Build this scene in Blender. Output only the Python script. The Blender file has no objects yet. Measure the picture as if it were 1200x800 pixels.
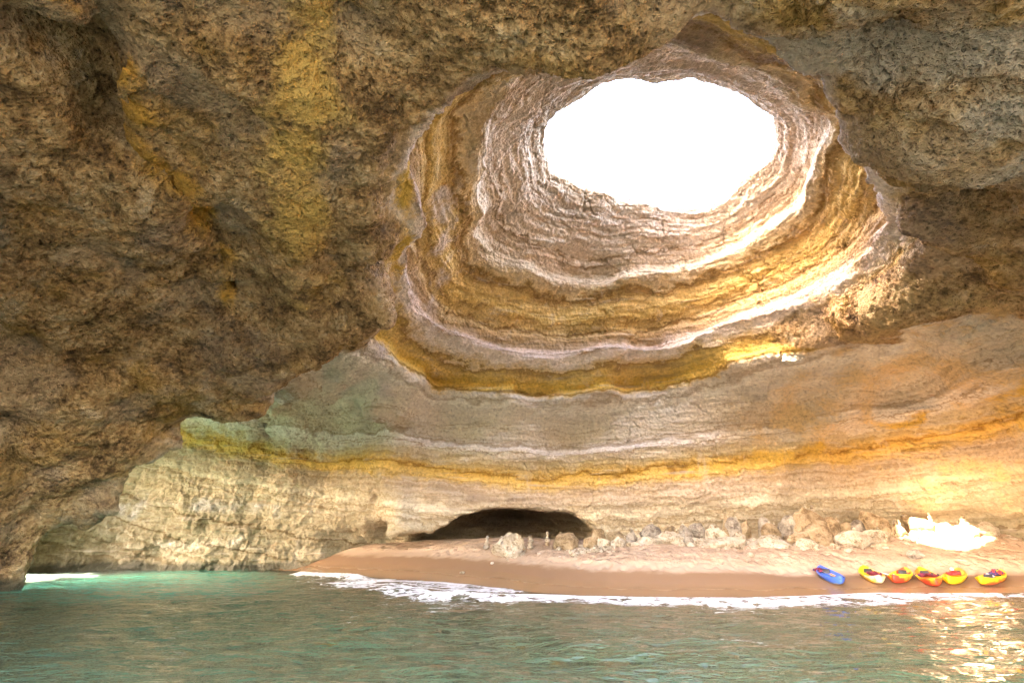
import bpy, bmesh, math, random
import numpy as np
from mathutils import Vector, Matrix, noise as mnoise

# ------------------------------------------------------------------ camera, sky, sun, exposure
C = bpy.context.scene.collection
scene = bpy.context.scene
PITCH = math.atan(230 / 600)
CAM_Z = 2.6
cd = bpy.data.cameras.new("camera")
cam = bpy.data.objects.new("camera", cd)
C.objects.link(cam)
cam.location = (0, 0, CAM_Z)
cam.rotation_euler = (math.radians(90) + PITCH, 0, 0)
cd.lens = 18
cd.sensor_width = 36
cd.clip_end = 5000
cd.clip_start = 0.05
scene.camera = cam

SUN_TO = Vector((24.0, 12.5, -22.0)).normalized()          # the way the light travels
sun_el = math.asin(-SUN_TO.z)
w = bpy.data.worlds.new("World")
scene.world = w
w.use_nodes = True
wn = w.node_tree.nodes
sky = wn.new("ShaderNodeTexSky")
sky.sky_type = 'NISHITA'
sky.sun_disc = False
sky.sun_elevation = sun_el
sky.sun_rotation = math.atan2(-SUN_TO.x, -SUN_TO.y)
sky.dust_density = 2.5
sky.air_density = 1.0
bg = wn["Background"]
bg.inputs[1].default_value = 0.15
w.node_tree.links.new(sky.outputs[0], bg.inputs[0])

sd = bpy.data.lights.new("sun", 'SUN')
sd.energy = 3.3
sd.angle = math.radians(0.5)
sd.color = (1.0, 0.93, 0.82)
sun = bpy.data.objects.new("sun", sd)
C.objects.link(sun)
sun.rotation_euler = SUN_TO.to_track_quat('-Z', 'Y').to_euler()

vs = scene.view_settings
vs.view_transform = 'Standard'
vs.look = 'None'
vs.gamma = 1
vs.use_curve_mapping = False
vs.exposure = 5.85
vs.use_white_balance = True
vs.white_balance_temperature = 8100
vs.white_balance_tint = 23
cy = scene.cycles
scene.render.engine = 'CYCLES'
cy.feature_set = 'EXPERIMENTAL'
cy.dicing_rate = 1.0
cy.offscreen_dicing_scale = 8
cy.max_subdivisions = 5
cy.max_bounces = 8
cy.diffuse_bounces = 5
cy.glossy_bounces = 4
cy.transmission_bounces = 6
cy.transparent_max_bounces = 8
cy.sample_clamp_indirect = 8
cy.caustics_reflective = False
cy.caustics_refractive = False
cy.use_denoising = True
cy.denoiser = 'OPENIMAGEDENOISE'
cy.denoising_input_passes = 'RGB_ALBEDO_NORMAL'

# ------------------------------------------------------------------ numpy noise
rng = np.random.default_rng(7)
_P = rng.permutation(256).astype(np.int32)
_P = np.concatenate([_P, _P, _P])
_G = rng.normal(size=(256, 3)).astype(np.float32)
_G /= np.linalg.norm(_G, axis=1, keepdims=True)


def noise3(p, scale, seed=0):
    q = (p * np.float32(scale) + np.float32(seed * 17.31)).astype(np.float32)
    i = np.floor(q).astype(np.int32)
    f = q - i
    u = f * f * f * (f * (f * 6 - 15) + 10)
    i &= 255
    out = 0
    for dx in (0, 1):
        for dy in (0, 1):
            for dz in (0, 1):
                h = _P[_P[_P[i[:, 0] + dx] + i[:, 1] + dy] + i[:, 2] + dz]
                g = _G[h]
                d = g[:, 0] * (f[:, 0] - dx) + g[:, 1] * (f[:, 1] - dy) + g[:, 2] * (f[:, 2] - dz)
                wx = u[:, 0] if dx else 1 - u[:, 0]
                wy = u[:, 1] if dy else 1 - u[:, 1]
                wz = u[:, 2] if dz else 1 - u[:, 2]
                out = out + d * wx * wy * wz
    return out * 1.5


def fbm(p, scale, octs=3, seed=0, gain=.5):
    o, a = 0, 1.0
    for k in range(octs):
        o = o + a * noise3(p, scale * 2 ** k, seed + k)
        a *= gain
    return o


def sstep(a, b, x):
    t = np.clip((x - a) / (b - a), 0, 1)
    return t * t * (3 - 2 * t)


def polar_spline(cx, cy_, pts):
    """periodic table of radius (and extra values) by angle round (cx, cy_)"""
    pts = np.array(pts, float)
    a = np.arctan2(pts[:, 1] - cy_, pts[:, 0] - cx)
    r = np.hypot(pts[:, 0] - cx, pts[:, 1] - cy_)
    o = np.argsort(a)
    a, vals = a[o], np.column_stack([r[o]] + [pts[o, k] for k in range(2, pts.shape[1])])
    aa = np.concatenate([a - 2 * np.pi, a, a + 2 * np.pi])
    vv = np.concatenate([vals] * 3)
    grid = np.linspace(-np.pi, np.pi, 721)
    # smoothed linear interpolation
    out = []
    for k in range(vv.shape[1]):
        big = np.linspace(-2 * np.pi, 2 * np.pi, 1441)
        y = np.interp(big, aa, vv[:, k])
        ker = np.hanning(25)
        y = np.convolve(y, ker / ker.sum(), 'same')
        out.append(np.interp(grid, big, y))
    return grid, out


def lookup(grid, tab, ang):
    return np.interp(ang, grid, tab).astype(np.float32)


def smin(a, b, k):
    h = np.clip(.5 + .5 * (b - a) / k, 0, 1)
    return b * (1 - h) + a * h - k * h * (1 - h)


# ------------------------------------------------------------------ the ground: beach and sea bed
SHORE = np.array([(60, 27.5), (40, 27.5), (25, 27.6), (20.8, 27.6), (16, 27.0), (11.9, 26.3), (7, 26.2), (4, 26.8), (.8, 29.2),
                  (-2.2, 33.0), (-6, 36.6), (-10, 39.8), (-15, 43.4), (-18.5, 47.4), (-26, 51), (-34, 54), (-60, 62)], float)


def shore_dist(x, y):
    """signed distance to the waterline, positive inland"""
    best = np.full(x.shape, 1e9)
    for (x0, y0), (x1, y1) in zip(SHORE[:-1], SHORE[1:]):
        dx, dy = x1 - x0, y1 - y0
        L = dx * dx + dy * dy
        t = np.clip(((x - x0) * dx + (y - y0) * dy) / L, 0, 1)
        d = np.hypot(x - x0 - t * dx, y - y0 - t * dy)
        best = np.minimum(best, d)
    yy = np.interp(x, SHORE[::-1, 0], SHORE[::-1, 1])
    return np.where(y > yy, best, -best)


def ground_z(x, y):
    d = shore_dist(x, y)
    up = 2.5 * (1 - np.exp(-(np.maximum(d, 0) / (5.6 - 1.5 * sstep(6, -4, x))) ** 1.25))
    up = up + .75 * np.exp(-((x + 1) / 6.5) ** 2 - ((y - 43.5) / 3.6) ** 2) * .5
    # bank of debris at the back of the beach
    up = up + .75 * np.exp(-((x - 30) / 5.5) ** 4 - ((y - 37.6) / 1.7) ** 2) + .25 * np.exp(-((x - 17) / 9) ** 4 - ((y - 38.5) / 1.8) ** 2)
    up = up - .28 * np.exp(-((d - 3.6) / 1.3) ** 2) * sstep(12, 15, x)
    dn = np.minimum(d, 0)
    low = 3.2 * (1 - np.exp(dn / 16.0)) * -1
    return np.where(d > 0, up, low)


# ------------------------------------------------------------------ the cave as a solid with voids cut into it
CH = (4.0, 20.0)
chamber_tab = polar_spline(*CH, [
    # x, y, exponent of the vault, height of the vault
    (33, 30, 2.6, 16), (33, 36, 2.8, 16), (27, 38.5, 3.2, 16), (20, 39.5, 4.2, 16), (13, 40.8, 5.0, 16), (6, 41.2, 5, 16), (-1, 42.3, 5, 16), (-7, 43, 5, 16),
    (-11.5, 38.5, 4, 16), (-17.0, 33.8, 3, 16), (-18.3, 32.7, 3, 16), (-21.0, 31.7, 3, 11.8), (-25.6, 32.4, 2.1, 13.5), (-27.2, 30.4, 1.9, 14.5), (-27.6, 26, 2.2, 15.5), (-28, 17, 3, 15.5), (-25, 8, 2.8, 15.5),
    (-15, -4, 2.7, 15.7), (0, -8, 2.6, 16), (16, -4, 2.6, 16), (27, 8, 2.5, 15.5), (33, 18, 2.5, 15.5)])
BO = (5.0, 24.0)
rim_tab = polar_spline(8.9, 25.0, [
    (2.11, 23.78), (2.62, 22.15), (4.49, 20.4), (7.09, 20.02), (9.87, 20.4), (12.72, 21.85), (15.47, 24.48), (15.53, 25.98), (14.86, 27.19),
    (14.73, 29.42), (13.39, 30.69), (10.22, 30.19), (6.93, 28.67), (4.47, 27.44), (3.05, 27.19), (2.65, 25.59)])
ring_tab = polar_spline(*BO, [
    # x, y, height of the ring
    (-7.45, 35.47, 14.2), (-8.76, 32.94, 14.6), (-6.9, 25.5, 15.2), (-6.0, 20.8, 15.3), (-4.4, 14.7, 15.3), (-3.1, 12.9, 15.3), (-1.6, 11.6, 15.3), (1.0, 10.3, 15.3), (3.74, 10.2, 15.3), (6.5, 11.2, 15.3),
    (9.8, 12.5, 15.3), (12.6, 14.6, 15.3), (16.5, 19.3, 15.3), (19.7, 24.2, 15), (20.1, 28.6, 14.6), (15.6, 34.4, 14), (6.49, 37.7, 13.5), (-2.6, 37.9, 13.4), (-6.05, 36.7, 13.6)])
ROCK_TOP = 25.2
Z_RIM = 24.4
ledge_rng = np.random.default_rng(11)
LEDGE_Z = np.linspace(-5, 30, 141)
LEDGE = .5 * np.convolve(ledge_rng.normal(size=141), np.hanning(5) / np.hanning(5).sum(), 'same')
# the ledges that can be made out in the wall: height, how far it stands out, thickness
for zc, a, s in [(9.2, 1.5, .35), (7.4, -.9, .6), (13.0, .8, .5), (14.2, -1.0, .7), (16.0, 1.8, .45), (17.6, -.9, .9), (20.4, 1.2, .5), (22.0, -.8, .6), (23.4, 1.1, .5)]:
    LEDGE += a * np.exp(-((LEDGE_Z - zc) / s) ** 2)


def bed_of(x, y, z):
    """height in the rock's bedding: the layers dip gently to the middle of the back wall"""
    return z - .0035 * (x - 6) ** 2 * (y > -50) + .25 * np.sin(x * .21 + 1.0) + .2 * np.sin(y * .17)


def superell(x, y, z, c, r, p):
    u = (np.abs((x - c[0]) / r[0]) ** p + np.abs((y - c[1]) / r[1]) ** p + np.abs((z - c[2]) / r[2]) ** p) ** (1 / p)
    return (u - 1) * min(r)


def capsule(x, y, z, a, b, ra, rb, flat=1.0):
    a, b = np.array(a, float), np.array(b, float)
    d = b - a
    t = np.clip(((x - a[0]) * d[0] + (y - a[1]) * d[1] + (z - a[2]) * d[2]) / (d @ d), 0, 1)
    q = np.sqrt((x - a[0] - t * d[0]) ** 2 + (y - a[1] - t * d[1]) ** 2 + ((z - a[2] - t * d[2]) / flat) ** 2)
    return q - (ra + (rb - ra) * t)


def void(x, y, z):
    """below zero in the open air of the cave"""
    # main chamber
    dx, dy = x - CH[0], y - CH[1]
    ang = np.arctan2(dy, dx)
    g, (R, P, H) = chamber_tab[0], chamber_tab[1]
    R, P, H = lookup(g, R, ang), lookup(g, P, ang), lookup(g, H, ang)
    rr = np.hypot(dx, dy)
    u = ((rr / R) ** P + (np.maximum(z, 0) / H) ** P) ** (1 / P)
    v1 = (u - 1) * 14.0
    # skylight bowl
    dx, dy = x - BO[0], y - BO[1]
    g, (R1, Z1) = ring_tab
    ang1 = np.arctan2(dy, dx)
    r1, z1 = lookup(g, R1, ang1), lookup(g, Z1, ang1)
    cxo, cyo = 8.9, 25.0
    g0, (R0,) = rim_tab
    s = np.clip((z - z1) / (Z_RIM - z1), 0, 1)
    ox, oy = BO[0] + (cxo - BO[0]) * s, BO[1] + (cyo - BO[1]) * s
    a2 = np.arctan2(y - oy, x - ox)
    r0, r1b, z1b = lookup(g0, R0, a2) + .1 + .28 * np.sin(a2 * 5 + 1.3) * np.sin(a2 * 3 + .4) + .08 * np.sin(a2 * 11), lookup(g, R1, a2), lookup(g, Z1, a2)
    s = np.clip((z - z1b) / (Z_RIM - z1b), 0, 1)
    prof = (1 - s ** 1.6)
    r = r0 + (r1b - r0) * prof
    below = np.maximum(z1b - z, 0)
    steep = .12 + 2.1 * sstep(30.5, 34.5, y)
    v2 = np.hypot(x - ox, y - oy) - r + below * steep
    v2 = np.maximum(v2 * .8, 8.0 - z)
    # sea arms and the small cave at the back
    v3 = superell(x, y, z, (-25.5, 39.75, 0), (15.5, 8.6, 13.5), 4.0)
    v8 = superell(x, y, z, (-41, 32.8, 0), (11, 6.8, 10.5), 3.0)
    v3 = smin(v3, v8, 1.0)
    v4 = superell(x, y, z, (1, -8, 0), (23, 16, 13), 2.8)
    v5 = superell(x, y, z, (-.8, 53, 1.4), (8.8, 16.5, 4.6), 1.8)
    v9 = superell(x, y, z, (-6.5, 40.5, 1.0), (4.5, 4.0, 2.6), 2.4)
    v6 = superell(x, y, z, (-11.2, 45.6, 1.2), (6.2, 4.4, 2.7), 2.6)
    v = smin(v1, v4, 2.0)
    v = smin(v, v3, .9 + 2.6 * sstep(-20, -13, x))
    v = smin(v, v2, 1.3)
    v = smin(v, v5, .15)
    v = smin(v, v6, .2)
    v = smin(v, v9, .8)
    for a, b, ra, rb, k in LUMPS:
        v = -smin(-v, capsule(x, y, z, a, b, ra, rb), k)
    return v


GROOVES = [((-9.2, 7.6, 14.2), (-11.1, 11.0, 15.1), .45, .4), ((-11.1, 11.0, 15.1), (-13.2, 13.6, 15.1), .4, .5), ((-13.2, 13.6, 15.1), (-12.3, 15.2, 15.1), .4, .35),
           ((-12.3, 15.2, 15.1), (-13.2, 19.6, 15.2), .35, .45), ((-13.2, 19.6, 15.2), (-14.6, 25.7, 14.2), .45, .4), ((-14.6, 25.7, 14.2), (-15.9, 29.3, 12.4), .4, .3),
           ((-20.5, 15.0, 12.6), (-19.5, 16.5, 13.0), .3, .45), ((-19.5, 16.5, 13.0), (-17.6, 17.2, 13.7), .35, .2)]
# hanging masses of rock: the pale boss overhead, the golden rib beside the bowl
LUMPS = [((9.6, 6.8, 16.6), (22, 11.6, 15.9), 2.2, 2.5, 1.6), ((-6.6, 11.5, 16.0), (-8.4, 15.5, 15.8), .9, 1.2, .9), ((-8.4, 15.5, 15.8), (-10.4, 20.8, 15.6), 1.2, 1.4, .9), ((-10.4, 20.8, 15.6), (-13.4, 27.0, 14.9), 1.4, 1.2, .9),
         ((-14.6, 9.5, 15.9), (-16.0, 14.5, 15.6), 1.6, 1.7, .8), ((-16.0, 14.5, 15.6), (-16.2, 21.0, 15.3), 1.6, 1.5, .8), ((-16.2, 21.0, 15.3), (-18.2, 27.0, 13.6), 1.4, 1.3, .8)]


def top_z(x, y):
    """the clifftop, with unseen mounds added by the skylight to block sun beside a slot"""
    hx, hy = SUN_TO.x, SUN_TO.y
    L = math.hypot(hx, hy)
    c = (-hy * x + hx * y) / L
    a = (hx * x + hy * y) / L
    beam_slot = np.clip(1 - np.abs(c - BEAM_SLOT[0]) / BEAM_SLOT[1], -9, 1)
    shade_mound = sstep(.15, -.25, beam_slot) * np.exp(-((a - 11) / 4.5) ** 2) * 11.5
    rimd = np.hypot((x - 8.9) / 1.25, y - 25)
    return ROCK_TOP + shade_mound * sstep(6.5, 8.5, rimd)


_hx, _hy = SUN_TO.x / math.hypot(SUN_TO.x, SUN_TO.y), SUN_TO.y / math.hypot(SUN_TO.x, SUN_TO.y)
BEAM_BLOCK = ((_hx * 10 + _hy * -13.5 * -1 * -1, _hy * 10 + _hx * 13.5, ROCK_TOP + 9.3), (_hx * 10 - _hy * 23.5, _hy * 10 + _hx * 23.5, ROCK_TOP + 9.9), 2.6)
BEAM_SLOT = (19.1, 1.55)  # slot left between the added mounds so a narrow sunbeam reaches the beach


def rock_field(P):
    x, y, z = P[:, 0], P[:, 1], P[:, 2]
    v = void(x, y, z)
    near = np.abs(v) < 4.5
    q = P[near]
    xq, yq, zq = q[:, 0], q[:, 1], q[:, 2]
    bed = bed_of(xq, yq, zq)
    wall = strat_mask(xq, yq, zq)
    n = fbm(q, 1 / 7.5, 2, 3) * .95 + fbm(q, 1 / 2.4, 3, 9) * .42 * (1 - .55 * wall * sstep(-12, -8, xq))
    led = np.interp(bed + .35 * noise3(q, .3, 21), LEDGE_Z, LEDGE)
    n = n - led * .42 * wall * (1 - .75 * sstep(8, 17, xq) * sstep(15.5, 14, zq)) * (1 - .9 * sstep(-6, -11, xq) * sstep(15.5, 14, zq))
    # undercut along the foot of the back wall
    n = n + .9 * np.exp(-((zq - 3.3) / 1.3) ** 2) * sstep(30, 35, yq) * sstep(-8, 4, xq)
    n = n * (1 - .6 * sstep(21, 23.5, zq)) + .25 * sstep(21, 24, zq)
    v = v.copy()
    vn = v[near] - n
    v7 = capsule(xq, yq, zq, (-11.7, 9.2, 15.0), (-13.4, 13.2, 15.5), 1.25, .9, 1.7)
    v7 = v7 + noise3(q, .9, 71) * .25
    for a, b, ra, rb in GROOVES:
        v7 = np.minimum(v7, capsule(xq, yq, zq, a, b, ra, rb) + noise3(q, 1.3, 72) * .12)
    v[near] = smin(vn, v7, .2)
    bx = np.maximum(np.maximum(np.abs(x - .5) - 43, np.abs(y - 33) - 39), z - top_z(x, y))
    top = bx + 0
    # unseen rock bar added across the slot to keep sun off the bowl
    top = np.minimum(top, capsule(x, y, z, BEAM_BLOCK[0], BEAM_BLOCK[1], BEAM_BLOCK[2], BEAM_BLOCK[2]))
    return np.maximum(top, -v)           # below zero inside the rock


def strat_mask(x, y, z):
    """1 on the smooth layered back wall and in the bowl, 0 on the porous vault"""
    inbowl = sstep(15.2, 16.4, z) * sstep(16.6, 14.4, np.hypot(x - BO[0], y - BO[1]))
    thr = 29 + .5 * np.maximum(x - 14, 0) * sstep(13, 15, z) - 8 * sstep(16, 24, x) * sstep(15, 13, z)
    back = sstep(thr - .5, thr + 4.0, y)
    return np.clip(np.maximum(inbowl, back), 0, 1)


def surface_nets(lo, hi, h, field):
    lo, hi = np.array(lo, np.float32), np.array(hi, np.float32)
    n = np.ceil((hi - lo) / h).astype(int) + 1
    ax = [lo[k] + h * np.arange(n[k], dtype=np.float32) for k in range(3)]
    F = np.empty(n, np.float32)
    for i0 in range(0, n[0], 16):
        X, Y, Z = np.meshgrid(ax[0][i0:i0 + 16], ax[1], ax[2], indexing='ij')
        P = np.stack([X.ravel(), Y.ravel(), Z.ravel()], 1)
        F[i0:i0 + 16] = field(P).reshape(X.shape)
    S = F < 0
    c = np.zeros(n - 1, np.int8)
    for dx in (0, 1):
        for dy in (0, 1):
            for dz in (0, 1):
                c += S[dx:n[0] - 1 + dx, dy:n[1] - 1 + dy, dz:n[2] - 1 + dz]
    act = (c > 0) & (c < 8)
    I, J, K = np.nonzero(act)
    idx = np.full(n - 1, -1, np.int32)
    idx[I, J, K] = np.arange(len(I))
    acc = np.zeros((len(I), 3))
    cnt = np.zeros(len(I))
    corners = [(a, b, d) for a in (0, 1) for b in (0, 1) for d in (0, 1)]
    for a in range(8):
        for b in range(a + 1, 8):
            ca, cb = np.array(corners[a]), np.array(corners[b])
            if np.abs(ca - cb).sum() != 1:
                continue
            fa = F[I + ca[0], J + ca[1], K + ca[2]]
            fb = F[I + cb[0], J + cb[1], K + cb[2]]
            m = (fa < 0) != (fb < 0)
            t = np.where(m, fa / np.where(m, fa - fb, 1), 0)
            p = ca[None, :] + t[:, None] * (cb - ca)[None, :]
            acc += p * m[:, None]
            cnt += m
    V = np.stack([I, J, K], 1) + acc / cnt[:, None]
    V = V * h + lo
    quads = []
    for axis in range(3):
        o = [0, 0, 0]
        o[axis] = 1
        A = S[:n[0] - o[0], :n[1] - o[1], :n[2] - o[2]]
        B = S[o[0]:, o[1]:, o[2]:]
        E = np.stack(np.nonzero(A != B), 1)
        u, v = (axis + 1) % 3, (axis + 2) % 3
        ok = (E[:, u] > 0) & (E[:, v] > 0) & (E[:, u] < n[u] - 1) & (E[:, v] < n[v] - 1)
        E = E[ok]
        du = np.zeros(3, int); du[u] = 1
        dv = np.zeros(3, int); dv[v] = 1
        q = [idx[tuple((E - du - dv).T)], idx[tuple((E - dv).T)], idx[tuple(E.T)], idx[tuple((E - du).T)]]
        Q = np.stack(q, 1)
        flip = ~A[tuple(E.T)]
        Q[flip] = Q[flip][:, ::-1]
        quads.append(Q)
    Q = np.concatenate(quads)
    Q = Q[(Q >= 0).all(1)]
    return V, Q


def mesh_from(name, V, Q, smooth=True):
    me = bpy.data.meshes.new(name)
    me.vertices.add(len(V))
    me.vertices.foreach_set("co", np.asarray(V, np.float32).ravel())
    k = Q.shape[1]
    me.loops.add(Q.size)
    me.loops.foreach_set("vertex_index", Q.astype(np.int32).ravel())
    me.polygons.add(len(Q))
    me.polygons.foreach_set("loop_start", np.arange(0, Q.size, k, dtype=np.int32))
    if smooth:
        me.polygons.foreach_set("use_smooth", np.ones(len(Q), bool))
    me.update(calc_edges=True)
    me.validate()
    return me


def set_attr(me, name, a):
    at = me.attributes.new(name, 'FLOAT', 'POINT')
    at.data.foreach_set("value", np.asarray(a, np.float32))


def set_col(me, name, a):
    at = me.attributes.new(name, 'FLOAT_COLOR', 'POINT')
    at.data.foreach_set("color", np.asarray(a, np.float32).ravel())


def link(name, me, mat=None, parent=None):
    o = bpy.data.objects.new(name, me)
    C.objects.link(o)
    if mat:
        me.materials.append(mat)
    if parent:
        o.parent = parent
    return o


# ------------------------------------------------------------------ node helpers
class NT:
    def __init__(s, name):
        s.m = bpy.data.materials.new(name)
        s.m.use_nodes = True
        s.t = s.m.node_tree
        s.t.nodes.clear()
        s.out = s.t.nodes.new("ShaderNodeOutputMaterial")
        s.pos = s.t.nodes.new("ShaderNodeTexCoord").outputs["Object"]

    def n(s, typ, ins=None, **props):
        nd = s.t.nodes.new(typ)
        for k, v in props.items():
            setattr(nd, k, v)
        for k, v in (ins or {}).items():
            s.set(nd.inputs[k], v)
        return nd

    def set(s, sock, v):
        if isinstance(v, bpy.types.NodeSocket):
            s.t.links.new(v, sock)
        elif isinstance(v, tuple) and len(v) == 3 and sock.type == 'RGBA':
            sock.default_value = (*v, 1)
        else:
            sock.default_value = v

    def math(s, op, a, b=0.0, c=0.0, clamp=False):
        return s.n("ShaderNodeMath", {0: a, 1: b, 2: c}, operation=op, use_clamp=clamp).outputs[0]

    def add(s, *a):
        r = a[0]
        for b in a[1:]:
            r = s.math('ADD', r, b)
        return r

    def mul(s, *a):
        r = a[0]
        for b in a[1:]:
            r = s.math('MULTIPLY', r, b)
        return r

    def scale(s, v, k):
        return s.n("ShaderNodeVectorMath", {0: v, 1: k if isinstance(k, tuple) else (k, k, k)}, operation='MULTIPLY').outputs[0]

    def vadd(s, a, b):
        return s.n("ShaderNodeVectorMath", {0: a, 1: b}, operation='ADD').outputs[0]

    def noise(s, scale, detail=4, rough=.55, vec=None, dist=0.0, out=0, ntype='FBM'):
        return s.n("ShaderNodeTexNoise", {"Vector": vec or s.pos, "Scale": scale, "Detail": detail, "Roughness": rough, "Distortion": dist},
                   noise_type=ntype).outputs[out]

    def voro(s, scale, vec=None, feature='F1', out="Distance", **kw):
        return s.n("ShaderNodeTexVoronoi", {"Vector": vec or s.pos, "Scale": scale, **kw}, feature=feature).outputs[out]

    def map(s, v, a, b, c=0.0, d=1.0, smooth=True):
        return s.n("ShaderNodeMapRange", {0: v, 1: a, 2: b, 3: c, 4: d}, interpolation_type='SMOOTHSTEP' if smooth else 'LINEAR').outputs[0]

    def mix(s, f, a, b, mode='MIX'):
        nd = s.n("ShaderNodeMix", data_type='RGBA', blend_type=mode)
        s.set(nd.inputs[0], f)
        s.set(nd.inputs[6], a)
        s.set(nd.inputs[7], b)
        return nd.outputs[2]

    def ramp(s, v, stops, mode='LINEAR'):
        nd = s.n("ShaderNodeValToRGB", {0: v})
        r = nd.color_ramp
        r.interpolation = mode
        while len(r.elements) < len(stops):
            r.elements.new(0.5)
        for e, (p, c) in zip(r.elements, sorted(stops, key=lambda q: q[0])):
            e.position = p
            e.color = (*c, 1)
        return nd.outputs[0]

    def attr(s, name, out="Fac"):
        return s.n("ShaderNodeAttribute", attribute_name=name).outputs[out]

    def sep(s, v):
        return s.n("ShaderNodeSeparateXYZ", {0: v}).outputs

    def bsdf(s, **kw):
        nd = s.n("ShaderNodeBsdfPrincipled")
        for k, v in kw.items():
            s.set(nd.inputs[k.replace("_", " ")], v)
        return nd

    def surf(s, sh):
        s.t.links.new(sh, s.out.inputs[0])

    def disp(s, h, scale=1.0, mid=0.0, method='BOTH'):
        nd = s.n("ShaderNodeDisplacement", {"Height": h, "Midlevel": mid, "Scale": scale})
        s.t.links.new(nd.outputs[0], s.out.inputs[2])
        s.m.displacement_method = method

    def bump(s, h, strength=1.0, distance=1.0):
        return s.n("ShaderNodeBump", {"Height": h, "Strength": strength, "Distance": distance}).outputs[0]


# ------------------------------------------------------------------ rock material
BEDS = [(0.0, (.26, .22, .14)), (1.2, (.32, .27, .18)), (2.2, (.40, .33, .22)), (3.2, (.50, .43, .32)), (4.4, (.58, .50, .38)), (5.4, (.50, .40, .30)), (6.3, (.54, .42, .30)),
        (6.8, (.64, .43, .15)), (7.5, (.64, .40, .10)), (8.2, (.52, .41, .23)), (8.7, (.58, .49, .36)), (9.0, (.74, .69, .62)), (9.5, (.74, .69, .62)), (9.75, (.50, .43, .34)), (10.4, (.60, .52, .39)),
        (11.2, (.68, .60, .47)), (12.2, (.74, .67, .55)), (13.1, (.75, .68, .57)), (13.5, (.68, .46, .14)), (14.1, (.66, .42, .09)), (15.0, (.70, .50, .20)),
        (15.6, (.72, .61, .52)), (16.2, (.72, .60, .52)), (16.7, (.48, .33, .21)), (17.6, (.58, .39, .18)), (18.6, (.62, .40, .13)), (19.8, (.60, .40, .17)),
        (20.6, (.66, .53, .38)), (21.6, (.48, .34, .22)), (22.6, (.60, .47, .36)), (23.6, (.42, .32, .24)), (25.0, (.54, .44, .34))]


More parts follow.
